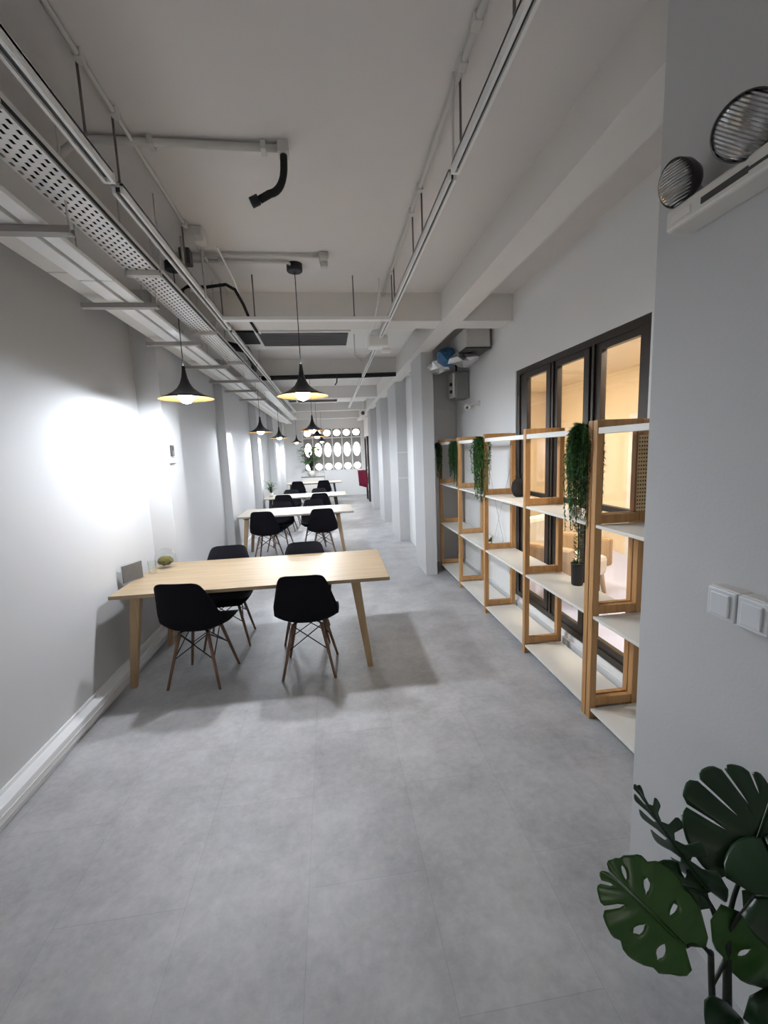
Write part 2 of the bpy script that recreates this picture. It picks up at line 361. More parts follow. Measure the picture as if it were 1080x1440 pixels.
# ------------------------------------------------------------------ interior window on the right
win = empty('window_1', (1.86, 0, 0), label='brown framed three pane interior window behind the shelving', kind='structure')
f = MB(); t0, t1 = 0.0, 0.07
f.box((t0, 2.335, 0.14), (t1, 2.40, 2.385)).box((t0, 4.06, 0.14), (t1, 4.125, 2.385)).box((t0, 2.40, 2.335), (t1, 4.06, 2.385)).box((t0, 2.40, 0.14), (t1, 4.06, 0.19))
f.build('window_frame', M['brown'], win)
for (a, bb, ya, yb, xo) in ((2.444, 2.815, 2.40, 2.875, .0), (3.02, 3.383, 2.955, 3.43, .0), (3.567, 3.926, 3.50, 4.06, .0)):
    p = MB(); x0, x1 = 0.012, 0.052
    p.box((x0, ya, 0.19), (x1, a, 2.335)).box((x0, bb, 0.19), (x1, yb, 2.335)).box((x0, a, 2.288), (x1, bb, 2.335)).box((x0, a, 0.19), (x1, bb, 0.245)).box((x0, a, 1.195), (x1, bb, 1.235))
    sh = p.build('sash', M['brown'], win)
    MB().box((0.028, a - .005, 0.24), (0.034, bb + .005, 2.295)).build('pane', M['glass'], sh)
MB().box((-0.004, 2.875, .19), (.07, 2.90, 2.335)).box((0.03, 2.90, .19), (.07, 2.955, 2.335)).box((0.0, 3.43, .19), (.06, 3.455, 2.335)).box((.02, 3.455, .19), (.07, 3.50, 2.335)).build('mullion', M['brown'], win)

# adjoining room seen through the glass
ax0, ax1, ay0, ay1 = 1.98, 4.3, 0.2, 8.2
w = MB().box((ax1, ay0, 0), (ax1 + .1, ay1, 2.7)).box((ax0, ay0 - .1, 0), (ax1, ay0, 2.7)).box((ax0, ay1, 0), (ax1, ay1 + .1, 2.7)).box((ax0, ay0, 2.7), (ax1, ay1, 2.8))
w.box((3.7, 4.15, 0), (4.3, 4.5, 2.7)).box((1.98, 6.2, 0), (2.0, ay1, 2.7))
struct('wall_next_room', w, M['cream'], 'warm cream walls of the room behind the interior window')
struct('floor_next_room', MB().box((ax0, ay0, -.1), (ax1, ay1, 0)), M['creamfloor'], 'pale lilac floor of the room behind the interior window')
lp = empty('ceiling_panel', (2.34, 4.2, 2.7), label='lit panel on the ceiling of the room behind the window', cat='ceiling light', group='lit panels in the next room')
MB().box((-.32, -.32, -.05), (.32, .32, 0)).build('tray', M['whitemetal'], lp); MB().box((-.29, -.29, -.06), (.29, .29, -.05)).build('diffuser', M['tube'], lp)
dup(lp, (2.34, 6.4, 2.7)); dup(lp, (2.34, 2.0, 2.7))
ch = empty('armchair', (2.55, 4.4, 0), 0.5, label='pale upholstered armchair behind the window glass', cat='armchair')
MB().box((-.33, -.33, .22), (.33, .33, .44), .05).build('seat', M['fabric'], ch); MB().box((-.33, .24, .40), (.33, .38, .86), .05).build('backrest', M['fabric'], ch)
for sx in (-1, 1):
    MB().box((sx * .38 - .05, -.33, .30), (sx * .38 + .05, .36, .62), .03).build('armrest', M['tleg'], ch)
    for sy in (-1, 1): MB().bar((sx * .28, sy * .27, .23), (sx * .31, sy * .30, 0), .045, .045, wx2=.03, wy2=.03).build('leg', M['tleg'], ch)
dd = empty('door_2', (4.29, 4.85, 0), label='white panelled door in the room behind the window', kind='structure')
MB().box((-.05, 0, 0), (0, .85, 2.05), .004).build('door_leaf', M['doorw'], dd); MB().tube([(-.05, .1, 1.0), (-.09, .1, 1.0), (-.09, .2, 1.0)], .011).build('door_handle', M['greymetal'], dd)

# ------------------------------------------------------------------ shelving
def side_frame(par, x0, x1, y, holes=False):
    h = 1.79; p = .04
    MB().box((x0, y - p / 2, 0), (x0 + p, y + p / 2, h), .003).build('post', M['pine'], par)
    MB().box((x1 - p, y - p / 2, 0), (x1, y + p / 2, h), .003).build('post', M['pine'], par)
    if holes: MB().box((x1 - .062, y - p / 2 - .004, 1.265), (x1 - .002, y - p / 2, 1.70)).build('peg_strip', M['peg'], par)
    for z in (0.080, 0.662, 1.207, 1.742):
        MB().box((x0 + p, y - .016, z), (x1 - p, y + .016, z + .05), .002).build('rung', M['pine'], par)
SX0, SX1 = 1.484, 1.80
LV = (0.055, 0.64, 1.185, 1.715)
ua = empty('shelving_unit', (0, 0, 0), label='long open pine shelving with white boards below the window and far wall', cat='shelving')
PA = (2.315, 3.15, 4.03, 4.88, 5.74)
for y in PA: side_frame(ua, SX0, SX1, y)
for k in range(4):
    for j, z in enumerate(LV):
        th = .018
        MB().box((SX0 + .004, PA[k] + .022, z), (SX1 - .006 if j < 3 else SX0 + .05, PA[k + 1] - .022, z + (th if j < 3 else .034)), .002).build('shelf_board' if j < 3 else 'front_rail', M['board'], ua)
MB().tube([(SX1 + .006, 4.05, .15), (SX1 + .006, 4.86, 1.65)], .003, 6).build('cross_brace', M['greymetal'], ua)
MB().tube([(SX1 + .013, 4.05, 1.65), (SX1 + .013, 4.86, .15)], .003, 6).build('cross_brace', M['greymetal'], ua)
ub = empty('shelving_unit', (0, 0, 0), label='nearest open pine shelving bay, half hidden by the white wall end', cat='shelving')
PB = (2.268, 1.43)
side_frame(ub, SX0, SX1, PB[0], True); side_frame(ub, SX0, SX1, PB[1])
for j, z in enumerate(LV):
    MB().box((SX0 + .004, PB[1] + .022, z), (SX1 - .006 if j < 3 else SX0 + .05, PB[0] - .022, z + (.018 if j < 3 else .034)), .002).build('shelf_board' if j < 3 else 'front_rail', M['board'], ub)

# hanging garlands
def garland(loc, L, R, n, label, m, seed, rot=0, narrow=1.0):
    rnd = random.Random(seed)
    root = empty('hanging_plant', loc, rot, label=label, cat='hanging plant', group=None)
    b = MB(); st = MB()
    for i in range(n):
        a = rnd.random() * 2 * PI; r0 = R * .35 * rnd.random(); ln = L * (0.35 + .65 * rnd.random()); out = R * (.5 + .6 * rnd.random())
        pts = []
        for k in range(9):
            t = k / 8; rr = r0 + out * math.sin(min(1, t * 1.6) * PI / 2) * (1 - .35 * t)
            zz = .03 * math.sin(t * PI * 1.2) - ln * t ** 1.15
            pts.append(Vector((rr * math.cos(a + .25 * t), rr * math.sin(a + .25 * t) * narrow, zz)))
        st.tube(pts, .0016, 4)
        for k in range(1, 9):
            for q in range(9):
                t = (k - 1 + q / 9) / 8; p = pts[k - 1].lerp(pts[k], q / 9); d = (pts[k] - pts[k - 1]).normalized()
                s_ = d.cross(Vector((rnd.gauss(0, 1), rnd.gauss(0, 1), rnd.gauss(0, .5)))).normalized()
                l = .042 * (1 - .35 * t) * (.7 + .6 * rnd.random()); tip = p + (s_ * .75 + d * .65).normalized() * l; wv = d.cross(s_).normalized() * .0042
                mid = p.lerp(tip, .45)
                v = [b.bm.verts.new(x) for x in (p, mid + wv, tip, mid - wv)]; b.bm.faces.new(v)
    b.build('fronds', m, root, recalc=False); st.build('stems', M['stem'], root)
    return root
garland((1.50, 2.395, 1.775), .63, .098, 95, 'largest hanging fern garland, trailing beside the nearest shelf post', M['fern'], 1)
garland((1.475, 4.07, 1.765), .66, .085, 70, 'leafy green garland hanging from the third shelf post from the far end', M['fern'], 2)
garland((1.47, 4.94, 1.74), .52, .070, 45, 'thin green garland hanging from the second farthest shelf post', M['ferndark'], 3)
garland((1.42, 5.70, 1.74), .50, .095, 44, 'green garland hanging off the far end of the shelving by the column', M['ferndark'], 4)
# card tag
t = MB().box((0, 0, 0), (.055, .004, .06)).build('price_tag', M['tag']); t.location = (1.405, 2.37, 1.245); t.rotation_euler = (0, .35, .1)
tag(t, 'small white card tag dangling from the largest fern garland', 'tag')
# plant in black pot under the garland
pp = empty('potted_plant', (1.725, 2.80, 0.658), label='narrow dark green plant in a black cup on the shelf below the garland', cat='potted plant')
MB().lathe([(.034, 0), (.040, .01), (.044, .15), (.047, .152), (.047, .162), (.040, .162), (.038, .14)], n=24).build('pot', M['black'], pp)
b = MB()
rnd = random.Random(5)
for i in range(260):
    z = .13 + .36 * rnd.random(); a = rnd.random() * 6.28; r = .03 + .012 * rnd.random(); p = Vector((.012 * math.cos(a), .012 * math.sin(a), z)); e = Vector((r * math.cos(a), r * math.sin(a), z + .03 * rnd.random() - .01)); wv = Vector((-math.sin(a), math.cos(a), 0)) * .007
    mid = p.lerp(e, .6); b.bm.faces.new([b.bm.verts.new(x) for x in (p, mid + wv, e, mid - wv)])
b.build('foliage', M['ferndark'], pp, recalc=False); MB().tube([(0, 0, .1), (.004, 0, .3), (0, .004, .5)], .005, 6).build('stem', M['stem'], pp)
# black wicker vase
v = empty('vase', (1.715, 3.75, 1.203), label='round black woven vase with a short neck on the upper shelf', cat='vase')
MB().lathe([(.030, 0), (.050, .015), (.064, .055), (.067, .09), (.058, .13), (.038, .155), (.030, .165), (.024, .165), (.028, .15), (.045, .125)], n=36).build('body', M['vase'], v)
b = MB()
for i in range(14):
    a = i * .45 * 2; b.tube([(.01 * math.cos(a), .01 * math.sin(a), .12), (.03 * math.cos(a), .03 * math.sin(a), .19 + .03 * random.random())], .003, 5)
b.build('dried_stem', M['vase'], v)
# tiny sprig
sp = empty('potted_sprig', (1.58, 4.14, .658), label='tiny green sprig in a pale pot on the shelf below the third garland', cat='potted plant')
MB().lathe([(.022, 0), (.03, .06), (.026, .06), (.024, .05)], n=18).build('pot', M['ivory'], sp)
b = MB()
for i in range(40):
    a = rnd.random() * 6.28; e = Vector((.05 * math.cos(a), .05 * math.sin(a), .06 + .06 * rnd.random())); wv = Vector((-math.sin(a), math.cos(a), 0)) * .008; p = Vector((0, 0, .05)); mid = p.lerp(e, .6)
    b.bm.faces.new([b.bm.verts.new(x) for x in (p, mid + wv, e, mid - wv)])
b.build('leaves', M['fern'], sp, recalc=False)

# ------------------------------------------------------------------ tables
def table(loc, L, W, rz, label, legm, topm, dark=False, group=None):
    t = empty('work_table', loc, rz, label=label, cat='table')
    MB().box((0, 0, .712), (L, W, .74), .004).build('tabletop', topm, t)
    for sx in (0, 1):
        for sy in (0, 1):
            x = .20 if sx == 0 else L - .26; x = .20 if sx == 0 else L - .245
            y = .12 if sy == 0 else W - .12; ox = -.085 if sx == 0 else .085; oy = -.02 if sy == 0 else .02
            xt = .135 if sx == 0 else L - .255
            MB().bar((xt, y, .70), (xt + ox, y + oy, 0), .07, .055, wx2=.042, wy2=.036).build('leg', legm, t)
            MB().box((xt - .05, y - .045, .694), (xt + .05, y + .045, .712)).build('leg_bracket', M['black'], t)
    MB().box((.18, W * .3, .68), (L - .3, W * .3 + .03, .712)).box((.18, W * .7, .68), (L - .3, W * .7 + .03, .712)).build('rail', M['black'], t)
    return t
table((-1.583, 3.108, 0), 1.985, .93, -.0146, 'large birch work table nearest the camera with splayed wooden legs', M['tleg'], M['top'])
table((-1.47, 6.82, 0), 1.82, .95, .01, 'second work table from the camera with pale top and wooden legs', M['tleg'], M['topwhite'])
table((-1.45, 9.56, 0), 1.80, .90, 0, 'third work table from the camera with pale top and dark legs', M['black'], M['topwhite'])
table((-1.38, 14.0, 0), 1.76, .90, 0, 'farthest work table with pale top and dark legs', M['black'], M['topwhite'])

# ------------------------------------------------------------------ chairs
def catmull(P, n):
    out = []
    for i in range(len(P) - 1):
        p0, p1, p2, p3 = P[max(i - 1, 0)], P[i], P[i + 1], P[min(i + 2, len(P) - 1)]
        for k in range(n):
            t = k / n
            out.append([.5 * (2 * b + (c - a) * t + (2 * a - 5 * b + 4 * c - d) * t * t + (-a + 3 * b - 3 * c + d) * t ** 3) for a, b, c, d in zip(p0, p1, p2, p3)])
    out.append(list(P[-1])); return out
def make_chair(label):
    t = empty('shell_chair', (0, 0, 0), label=label, cat='chair')
    # y, z, half width, forward curl, upward curl
    P = [(.245, .398, .150, 0, 0), (.238, .425, .195, 0, .004), (.205, .442, .222, 0, .010), (.12, .437, .233, 0, .020), (.02, .424, .236, 0, .035), (-.08, .418, .236, .01, .050),
         (-.155, .435, .235, .04, .050), (-.205, .49, .233, .075, .030), (-.232, .56, .229, .085, .01), (-.252, .65, .208, .070, 0), (-.270, .74, .184, .045, 0), (-.281, .795, .165, .022, 0), (-.286, .820, .142, .012, 0), (-.287, .829, .105, .006, 0)]
    Q = catmull(P, 3); b = MB(); n = 14; G = []
    for y, z, w_, cy, cz in Q:
        row = []
        for k in range(n + 1):
            u = -1 + 2 * k / n; e = abs(u) ** 2.4
            row.append(b.bm.verts.new((w_ * u, y + cy * e, z + cz * e)))
        G.append(row)
    for i in range(len(G) - 1):
        for k in range(n): b.bm.faces.new((G[i][k], G[i][k + 1], G[i + 1][k + 1], G[i + 1][k])).smooth = True
    o = b.build('shell', M['chair'], t); s_ = o.modifiers.new('s', 'SOLIDIFY'); s_.thickness = .007; s_.offset = 0
    ft = {}
    for sx in (-1, 1):
        for sy in (-1, 1):
            a = Vector((sx * .105, sy * .105 + .0, .405)); e = Vector((sx * .195, sy * .19 + .0, 0)); ft[sx, sy] = (a, e)
            MB().tube([a, a.lerp(e, .4), a.lerp(e, .75), e], .0135, 10, .0095).build('leg', M['chairleg'], t)
    b = MB()
    def at(k, s): a, e = ft[k]; return a.lerp(e, s)
    for k1, k2 in (((-1, -1), (1, -1)), ((-1, 1), (1, 1)), ((-1, -1), (-1, 1)), ((1, -1), (1, 1))):
        b.tube([at(k1, .03), at(k2, .48)], .0042, 6); b.tube([at(k2, .03), at(k1, .48)], .0042, 6)
    for k in ft: b.tube([at(k, .0), (0, 0, .412)], .006, 6)
    b.build('wire_brace', M['wire'], t)
    return t
c0 = make_chair('x')
CH = [
    (-1.04, 3.27, -.16, 'black shell chair at the near left side of the nearest table'),
    (-.225, 3.25, -.06, 'black shell chair at the near right side of the nearest table'),
    (-.99, 3.93, PI + .05, 'black shell chair on the far left side of the nearest table'),
    (-.28, 3.87, PI, 'black shell chair on the far right side, mostly hidden by the nearest tabletop'),
    (-1.04, 6.95, -.1, 'black shell chair at the near left side of the second table'),
    (-.155, 6.93, .03, 'black shell chair at the near right side of the second table'),
    (-.93, 7.70, PI - .15, 'black shell chair on the far left side of the second table'),
    (-.33, 7.85, PI, 'black shell chair on the far right side of the second table'),
    (-1.0, 9.62, -.05, 'black shell chair at the near left side of the third table'),
    (-.25, 9.60, .05, 'black shell chair at the near right side of the third table'),
    (-.95, 10.42, PI, 'black shell chair on the far left side of the third table'),
    (-.28, 10.42, PI, 'black shell chair on the far right side of the third table'),
    (-1.0, 14.1, -.1, 'black shell chair at the left of the farthest table'),
    (-.2, 14.05, 0, 'black shell chair at the right of the farthest table'),
]
for i, (x, y, r, lb) in enumerate(CH):
    if i == 0: c0.location = (x, y, 0); c0.rotation_euler = (0, 0, r); c0['label'] = lb; c0['group'] = 'black shell chairs around the tables'
    else: dup(c0, (x, y, 0), r, lb)

# ------------------------------------------------------------------ pendants
def make_pendant(zr, label, bm_='bulb'):
    t = empty('pendant_lamp', (0, 0, 0), label=label, cat='pendant lamp', group='flared black pendant lamps over the tables')
    prof = [(.012, .245), (.016, .20), (.024, .155), (.038, .115), (.060, .080), (.095, .050), (.140, .025), (.205, .0)]
    o = MB().lathe([(r, z + .002) for r, z in prof] + [(.2055, -.001)], n=48, cap=False).build('shade', M['lamp_out'], t)
    MB().lathe([(r - .0015, z - .001) for r, z in prof[1:]], n=48, cap=False).build('lining', M['gold'], o)
    MB().tube([(0, 0, .24), (0, 0, ZC - zr - .05)], .0035, 6).build('cord', M['black'], t)
    MB().lathe([(.055, ZC - zr - .055), (.06, ZC - zr - .05), (.06, ZC - zr)], n=32).build('canopy', M['black'], t)
    MB().lathe([(.018, .075), (.018, .13)], n=16).build('socket', M['black'], t)
    MB().ball((0, 0, .024), .060, 2).build('bulb', M[bm_], t)
    return t
pd = make_pendant(2.13, 'lit flared pendant with gold lining, left one over the nearest table')
pd.location = (-1.07, 3.6, 2.13)
dup(pd, (-.178, 3.6, 2.13), 0, 'lit flared pendant with gold lining, right one over the nearest table')
pd2 = make_pendant(2.05, 'black pendant on the left over the second table', 'bulbdim'); pd2.location = (-1.07, 7.3, 2.05)
dup(pd2, (-.235, 7.3, 2.05), 0, 'black pendant on the right over the second table')
pd3 = make_pendant(2.05, 'black pendant on the left over the third table'); pd3.location = (-1.07, 10.0, 2.05)
for x, y, lb in ((-.23, 10.0, 'black pendant on the right over the third table'),
                 (-1.0, 14.4, 'farthest black pendant on the left'), (-.19, 14.4, 'farthest black pendant on the right')):
    dup(pd3, (x, y, 2.05), 0, lb)

# ------------------------------------------------------------------ things on the nearest table
bw = empty('terrarium', (-1.455, 3.86, .74), label='tipped clear glass terrarium with yellow green moss on the nearest table', cat='terrarium')
Rm = Matrix.Rotation(-1.15, 4, 'X') @ Matrix.Rotation(.5, 4, 'Z'); 
MB().lathe([(.04, -.075), (.07, -.05), (.085, 0), (.075, .045), (.055, .07)], (0, 0, .086), 32, Matrix.Rotation(1.2, 4, 'X'), cap=False).build('glass_bowl', M['clear'], bw)
MB().ball((0.0, -.01, .062), .056, 3, (1.05, .95, .75), .22).build('moss', M['moss'], bw)
sg = empty('sign_holder', (-1.575, 3.50, .74), 1.2, label='small clear stand holding a grey printed card at the wall end of the table', cat='sign')
MB().box((-.10, -.022, 0), (.10, .022, .004)).build('base', M['clear'], sg)
MB().box((-.095, -.004, .004), (.095, .004, .135)).build('card', M['sign'], sg)
MB().box((-.10, .005, .003), (.10, .008, .145)).build('clear_sheet', M['clear'], sg)
gj = MB().lathe([(.026, 0), (.030, .004), (.033, .11), (.030, .11), (.028, .01)], n=24).build('glass_tumbler', M['clear']); gj.location = (-1.50, 3.68, .74)
tag(gj, 'clear glass tumbler between the card stand and the terrarium', 'glass')

# ------------------------------------------------------------------ plants far away
def bush(loc, h, r, n, name, label, pot_h=.14, pot_r=.07, potm='pot'):
    rnd = random.Random(n); t = empty(name, loc, label=label, cat='potted plant')
    MB().lathe([(pot_r * .75, 0), (pot_r, pot_h), (pot_r * .88, pot_h), (pot_r * .86, pot_h - .02)], n=24).build('pot', M[potm], t)
    b = MB(); s_ = MB()
    for i in range(n):
        a = rnd.random() * 6.28; zz = pot_h + (h - pot_h) * (.35 + .65 * rnd.random()); rr = r * rnd.random() ** .6
        e = Vector((rr * math.cos(a), rr * math.sin(a), zz)); s_.tube([(0, 0, pot_h - .03), Vector((e.x * .4, e.y * .4, zz * .75)), e], .003, 4)
        d = Vector((math.cos(a), math.sin(a), rnd.random() - .6)).normalized(); w_ = d.cross(Vector((0, 0, 1))).normalized() * r * .16; L = r * .5
        b.bm.faces.new([b.bm.verts.new(x) for x in (e, e + d * L * .5 + w_, e + d * L, e + d * L * .5 - w_)])
    b.build('leaves', M['fern'], t, recalc=False); s_.build('stems', M['stem'], t)
bush((-1.33, 9.9, .74), .36, .13, 46, 'potted_plant', 'small green potted plant on the third table by the left wall', .10, .05, 'ivory')
sb = empty('sideboard', (-.62, 16.45, 0), label='low grey sideboard against the far wall', cat='sideboard')
MB().box((-.42, -.2, .1), (.42, .2, .80), .004).build('carcass', M['panelgrey'], sb); MB().box((-.44, -.22, .80), (.44, .22, .83), .004).build('top', M['control'], sb)
for sx in (-1, 1):
    MB().box((sx * .2 - .195, -.215, .13), (sx * .2 + .195, -.2, .78), .003).build('door', M['doorw'], sb)
    for sy in (-1, 1): MB().box((sx * .37 - .02, sy * .16 - .02, 0), (sx * .37 + .02, sy * .16 + .02, .1)).build('leg', M['black'], sb)
bush((-.66, 16.4, .83), 1.15, .42, 120, 'potted_plant', 'tall leafy plant on the grey sideboard in front of the screen', .22, .13, 'doorw')

# ------------------------------------------------------------------ cable tray, trunking, supports
tr = empty('cable_tray', (0, 0, 0), label='white perforated cable tray hanging below the ceiling on the left', cat='cable tray')
b = MB(); tx0, tx1, tz = -1.060, -.905, 2.72; nr = 6; cw = (tx1 - tx0) / nr; cp = .046
y = .6; k = 0
while y < 7.5:
    for r in range(nr):
        xa = tx0 + r * cw; xb = xa + cw; off = cp / 2 if r % 2 else 0; ya = y + off; yb = ya + cp
        hx0, hx1, hy0, hy1 = xa + cw * .30, xb - cw * .30, ya + cp * .26, yb - cp * .26
        o = [b.bm.verts.new(p) for p in ((xa, ya, tz), (xb, ya, tz), (xb, yb, tz), (xa, yb, tz))]
        h = [b.bm.verts.new(p) for p in ((hx0, hy0, tz), (hx1, hy0, tz), (hx1, hy1, tz), (hx0, hy1, tz))]
        for q in range(4): b.bm.faces.new((o[q], o[(q + 1) % 4], h[(q + 1) % 4], h[q]))
    y += cp
b.box((tx0, y, tz), (tx1, 13.5, tz + .003))
b.box((tx0 - .003, .6, tz), (tx0, 13.5, tz + .05)).box((tx1, .6, tz), (tx1 + .003, 13.5, tz + .05))
b.build('perforated_channel', M['whitemetal'], tr)
cb = MB()  # black cables added so the tray slots look dark from below
for i in range(8): cb.tube([(tx0 + .014 + i * .018, .6, tz + .016), (tx0 + .014 + i * .018 + .004 * (i % 3 - 1), 5, tz + .016), (tx0 + .014 + i * .018, 13.4, tz + .016)], .0088, 8)
tag(cb.build('slot_dark_cables', M['blackfoam']), 'black cables added inside the cable tray to darken its slots', 'cables')
ed = MB().tube([(tx1 + .010, .6, tz + .012), (tx1 + .011, 4, tz + .01), (tx1 + .010, 9, tz + .012), (tx1 + .011, 13, tz + .01)], .0055, 8).build('cable', M['black'])
tag(ed, 'black cable running along the right edge of the cable tray', 'cable')
first = None
for i, y in enumerate((1.5, 2.72, 3.94, 5.16, 6.38)):
    lb = 'bracket with two thin rods under the cable tray, ' + ['nearest the left frame edge', 'second along the tray', 'third along the tray', 'fourth along the tray', 'fifth along the tray'][i]
    if first is None:
        first = empty('tray_bracket', (0, y, 0), label=lb, cat='bracket', group='brackets under the cable tray')
        MB().box((-1.058, -.02, 2.69), (-.88, .02, 2.705)).box((-1.058, -.02, 2.705), (-.88, -.016, 2.718)).box((-1.058, .016, 2.705), (-.88, .02, 2.718)).build('channel', M['greymetal'], first)
        for x in (-1.0645, -.876): MB().tube([(x, 0, 2.69), (x, 0, ZC + .01)], .004, 6).build('rod', M['greymetal'], first)
    else: dup(first, (0, y, 0), 0, lb)
# trunkings
for x0, x1, z, lb, nm in ((-1.145, -1.082, 2.62, 'white cable trunking strip nearest to the perforated tray', 'a'), (-1.25, -1.173, 2.62, 'white cable trunking strip in the middle of the left bank', 'b'), (-1.40, -1.262, 2.66, 'wide beige cable trunking strip closest to the left wall', 'c')):
    t = empty('cable_trunking', (0, 0, 0), label=lb, cat='cable trunking')
    MB().box((x0 + .004, .4, z + .004), (x1 - .004, 13.8, z + .026)).build('channel', M['whitemetal'] if nm != 'c' else M['ivory'], t)
    for k in range(6):
        MB().box((x0 - .002, .4 + k * 2.2, z), (x1 + .002, .4 + k * 2.2 + 2.19, z + .012), .002).build('cover', M['whitemetal'] if nm != 'c' else M['ivory'], t)
first = None
for i, y in enumerate((2.04, 2.947, 3.87, 4.84, 5.76, 6.59, 7.6)):
    lb = 'wall strut carrying the trunking strips, ' + ['nearest one at the left frame edge', 'second from the camera', 'third from the camera', 'fourth from the camera', 'fifth from the camera', 'sixth from the camera', 'farthest of the row'][i]
    if first is None:
        first = empty('trunking_strut', (0, y, 0), label=lb, cat='strut', group='struts under the trunking strips')
        MB().box((-1.42, -.022, 2.592), (-.985, .022, 2.598)).box((-1.42, -.022, 2.598), (-.985, -.017, 2.619)).box((-1.42, .017, 2.598), (-.985, .022, 2.619)).build('channel', M['strut'], first)
        for x in (-1.41, -.995): MB().tube([(x, 0, 2.588), (x, 0, ZC + .01)], .0045, 6).build('rod', M['greymetal'], first)
    else: dup(first, (0, y, 0), 0, lb)

# light tracks
def track(x, z, y0, y1, label, w_=.045):
    t = empty('light_track', (x, 0, z), label=label, cat='light track')
    b = MB().box((-w_ / 2, y0, 0.0), (-w_ / 2 + .012, y1, .04)).box((w_ / 2 - .012, y0, 0), (w_ / 2, y1, .04)).box((-w_ / 2, y0, .03), (w_ / 2, y1, .042))
    b.build('channel', M['whitemetal'], t)
    MB().box((-w_ / 2 + .012, y0 + .01, .012), (w_ / 2 - .012, y1 - .01, .03)).build('slot', M['rim'], t)
    MB().box((-w_ / 2, y1, 0), (w_ / 2, y1 + .015, .042)).build('end_cap', M['whitemetal'], t)
track(-.82, 2.79, .5, 2.03, 'white light track at top left, near length')
track(-.82, 2.79, 2.11, 4.15, 'white light track on the left, middle length above the nearest table')
track(-.82, 2.79, 4.25, 12.0, 'white light track on the left, long far length')
track(.60, 2.815, .3, 1.93, 'white light track on the right, near length at the top of the picture', .036)
track(.60, 2.815, 1.98, 4.55, 'white light track on the right, middle length', .036)
track(.60, 2.815, 4.75, 11.5, 'white light track on the right, long far length', .036)
first = None
RODS = [(-.815, 1.872, 'over the near left light track'), (-.815, 2.131, 'at the joint of the left light track'), (-.815, 3.0, 'over the middle of the left light track'), (-.815, 3.95, 'over the left light track near the first beam'),
        (.598, 1.35, 'nearest over the right light track'), (.598, 1.854, 'by the joint of the right light track'), (.598, 2.573, 'over the right light track, far one of a close pair'), (.598, 2.831, 'over the right light track, beyond the close pair'), (.60, 3.62, 'over the right light track before the first beam'), (.60, 3.75, 'over the right light track just before the first beam')]
for i, (x, y, lb) in enumerate(RODS):
    lb = 'thin dark threaded rod ' + lb
    if first is None:
        first = empty('hanger_rod', (x, y, 2.82), label=lb, cat='rod', group='threaded rods holding the light tracks')
        MB().tube([(0, 0, 0.012), (0, 0, ZC - 2.81)], .005, 8).build('rod', M['steel'], first); MB().lathe([(.012, .01), (.012, .022)], n=6).build('nut', M['steel'], first)
    else: dup(first, (x, y, 2.82), 0, lb)
for x, lb in ((-.532, 'left'), (.282, 'right')):
    t = empty('hanger_rod', (x, 3.805, 2.79), label='thin %s rod in front of the nearest cross beam' % lb, cat='rod')
    MB().tube([(0, 0, 0), (0, 0, ZC - 2.78)], .005, 8).build('rod', M['steel'], t)
    MB().lathe([(.011, .0), (.011, .012)], n=6).build('nut', M['steel'], t)
t = MB().box((-.78, 3.775, 2.765), (.58, 3.835, 2.792), .003).build('strut_channel', M['whitemetal']); tag(t, 'white steel channel hung on two rods in front of the first beam', 'channel')

# conduits and wiring on the ceiling
def conduit(pts, r, label, m='greymetal', name='conduit', cat='conduit'):
    return tag(MB().tube(pts, r, 10).build(name, M[m]), label, cat)
def arc(p0, c, p1, n=6):
    p0, c, p1 = Vector(p0), Vector(c), Vector(p1)
    return [tuple((1 - t) ** 2 * p0 + 2 * t * (1 - t) * c + t * t * p1) for t in [k / n for k in range(n + 1)]]
t = empty('conduit', (0, 0, 0), label='thick grey ceiling conduit ending in the black flexible hose', cat='conduit')
zc = ZC - .02
MB().tube(arc((-1.12, 2.16, 2.80), (-1.12, 2.27, zc), (-.95, 2.28, zc)) + [(-.12, 2.285, zc)], .017).build('pipe', M['greymetal'], t)
MB().box((-.155, 2.25, ZC - .05), (-.105, 2.32, ZC), .004).build('junction_box', M['greymetal'], t)
for x in (-.72, -.22): MB().box((x - .012, 2.255, ZC - .042), (x + .012, 2.315, ZC), .003).build('saddle', M['greymetal'], t)
MB().tube([(-.13, 2.285, ZC - .05)] + arc((-.13, 2.27, 3.03), (-.13, 2.22, 2.88), (-.20, 2.2, 2.855), 8) + [(-.245, 2.2, 2.83)], .017).build('flexible_hose', M['blackfoam'], t)
MB().tube([(-.25, 2.2, 2.832), (-.285, 2.2, 2.815)], .023).build('hose_end', M['black'], t)
t = empty('conduit', (0, 0, 0), label='upper of two grey conduits crossing the ceiling behind the left track', cat='conduit')
MB().tube([(-1.05, 3.41, zc), (.02, 3.41, zc)], .012).build('pipe', M['greymetal'], t); MB().box((.01, 3.37, ZC - .06), (.085, 3.45, ZC), .01).build('junction_box', M['greymetal'], t)
MB().box((.02, 3.385, ZC - .10), (.075, 3.435, ZC - .06), .012).build('socket', M['greymetal'], t)
t = empty('conduit', (0, 0, 0), label='grey conduit feeding the rose of the right pendant', cat='conduit')
MB().tube([(-1.05, 3.52, zc), (-.22, 3.52, zc), (-.2, 3.57, zc)], .012).build('pipe', M['greymetal'], t); MB().box((-.72, 3.49, ZC - .035), (-.69, 3.55, ZC)).build('saddle', M['greymetal'], t)
t = empty('conduit', (0, 0, 0), label='thin grey ceiling conduit above the right light track', cat='conduit')
MB().tube([(.585, .4, zc), (.585, 4.19, zc)], .012).build('pipe', M['greymetal'], t)
for y in (1.62, 1.78, 2.56, 2.80, 3.66): MB().box((.568, y - .022, ZC - .036), (.602, y + .022, ZC), .005).build('junction_box', M['greymetal'], t)
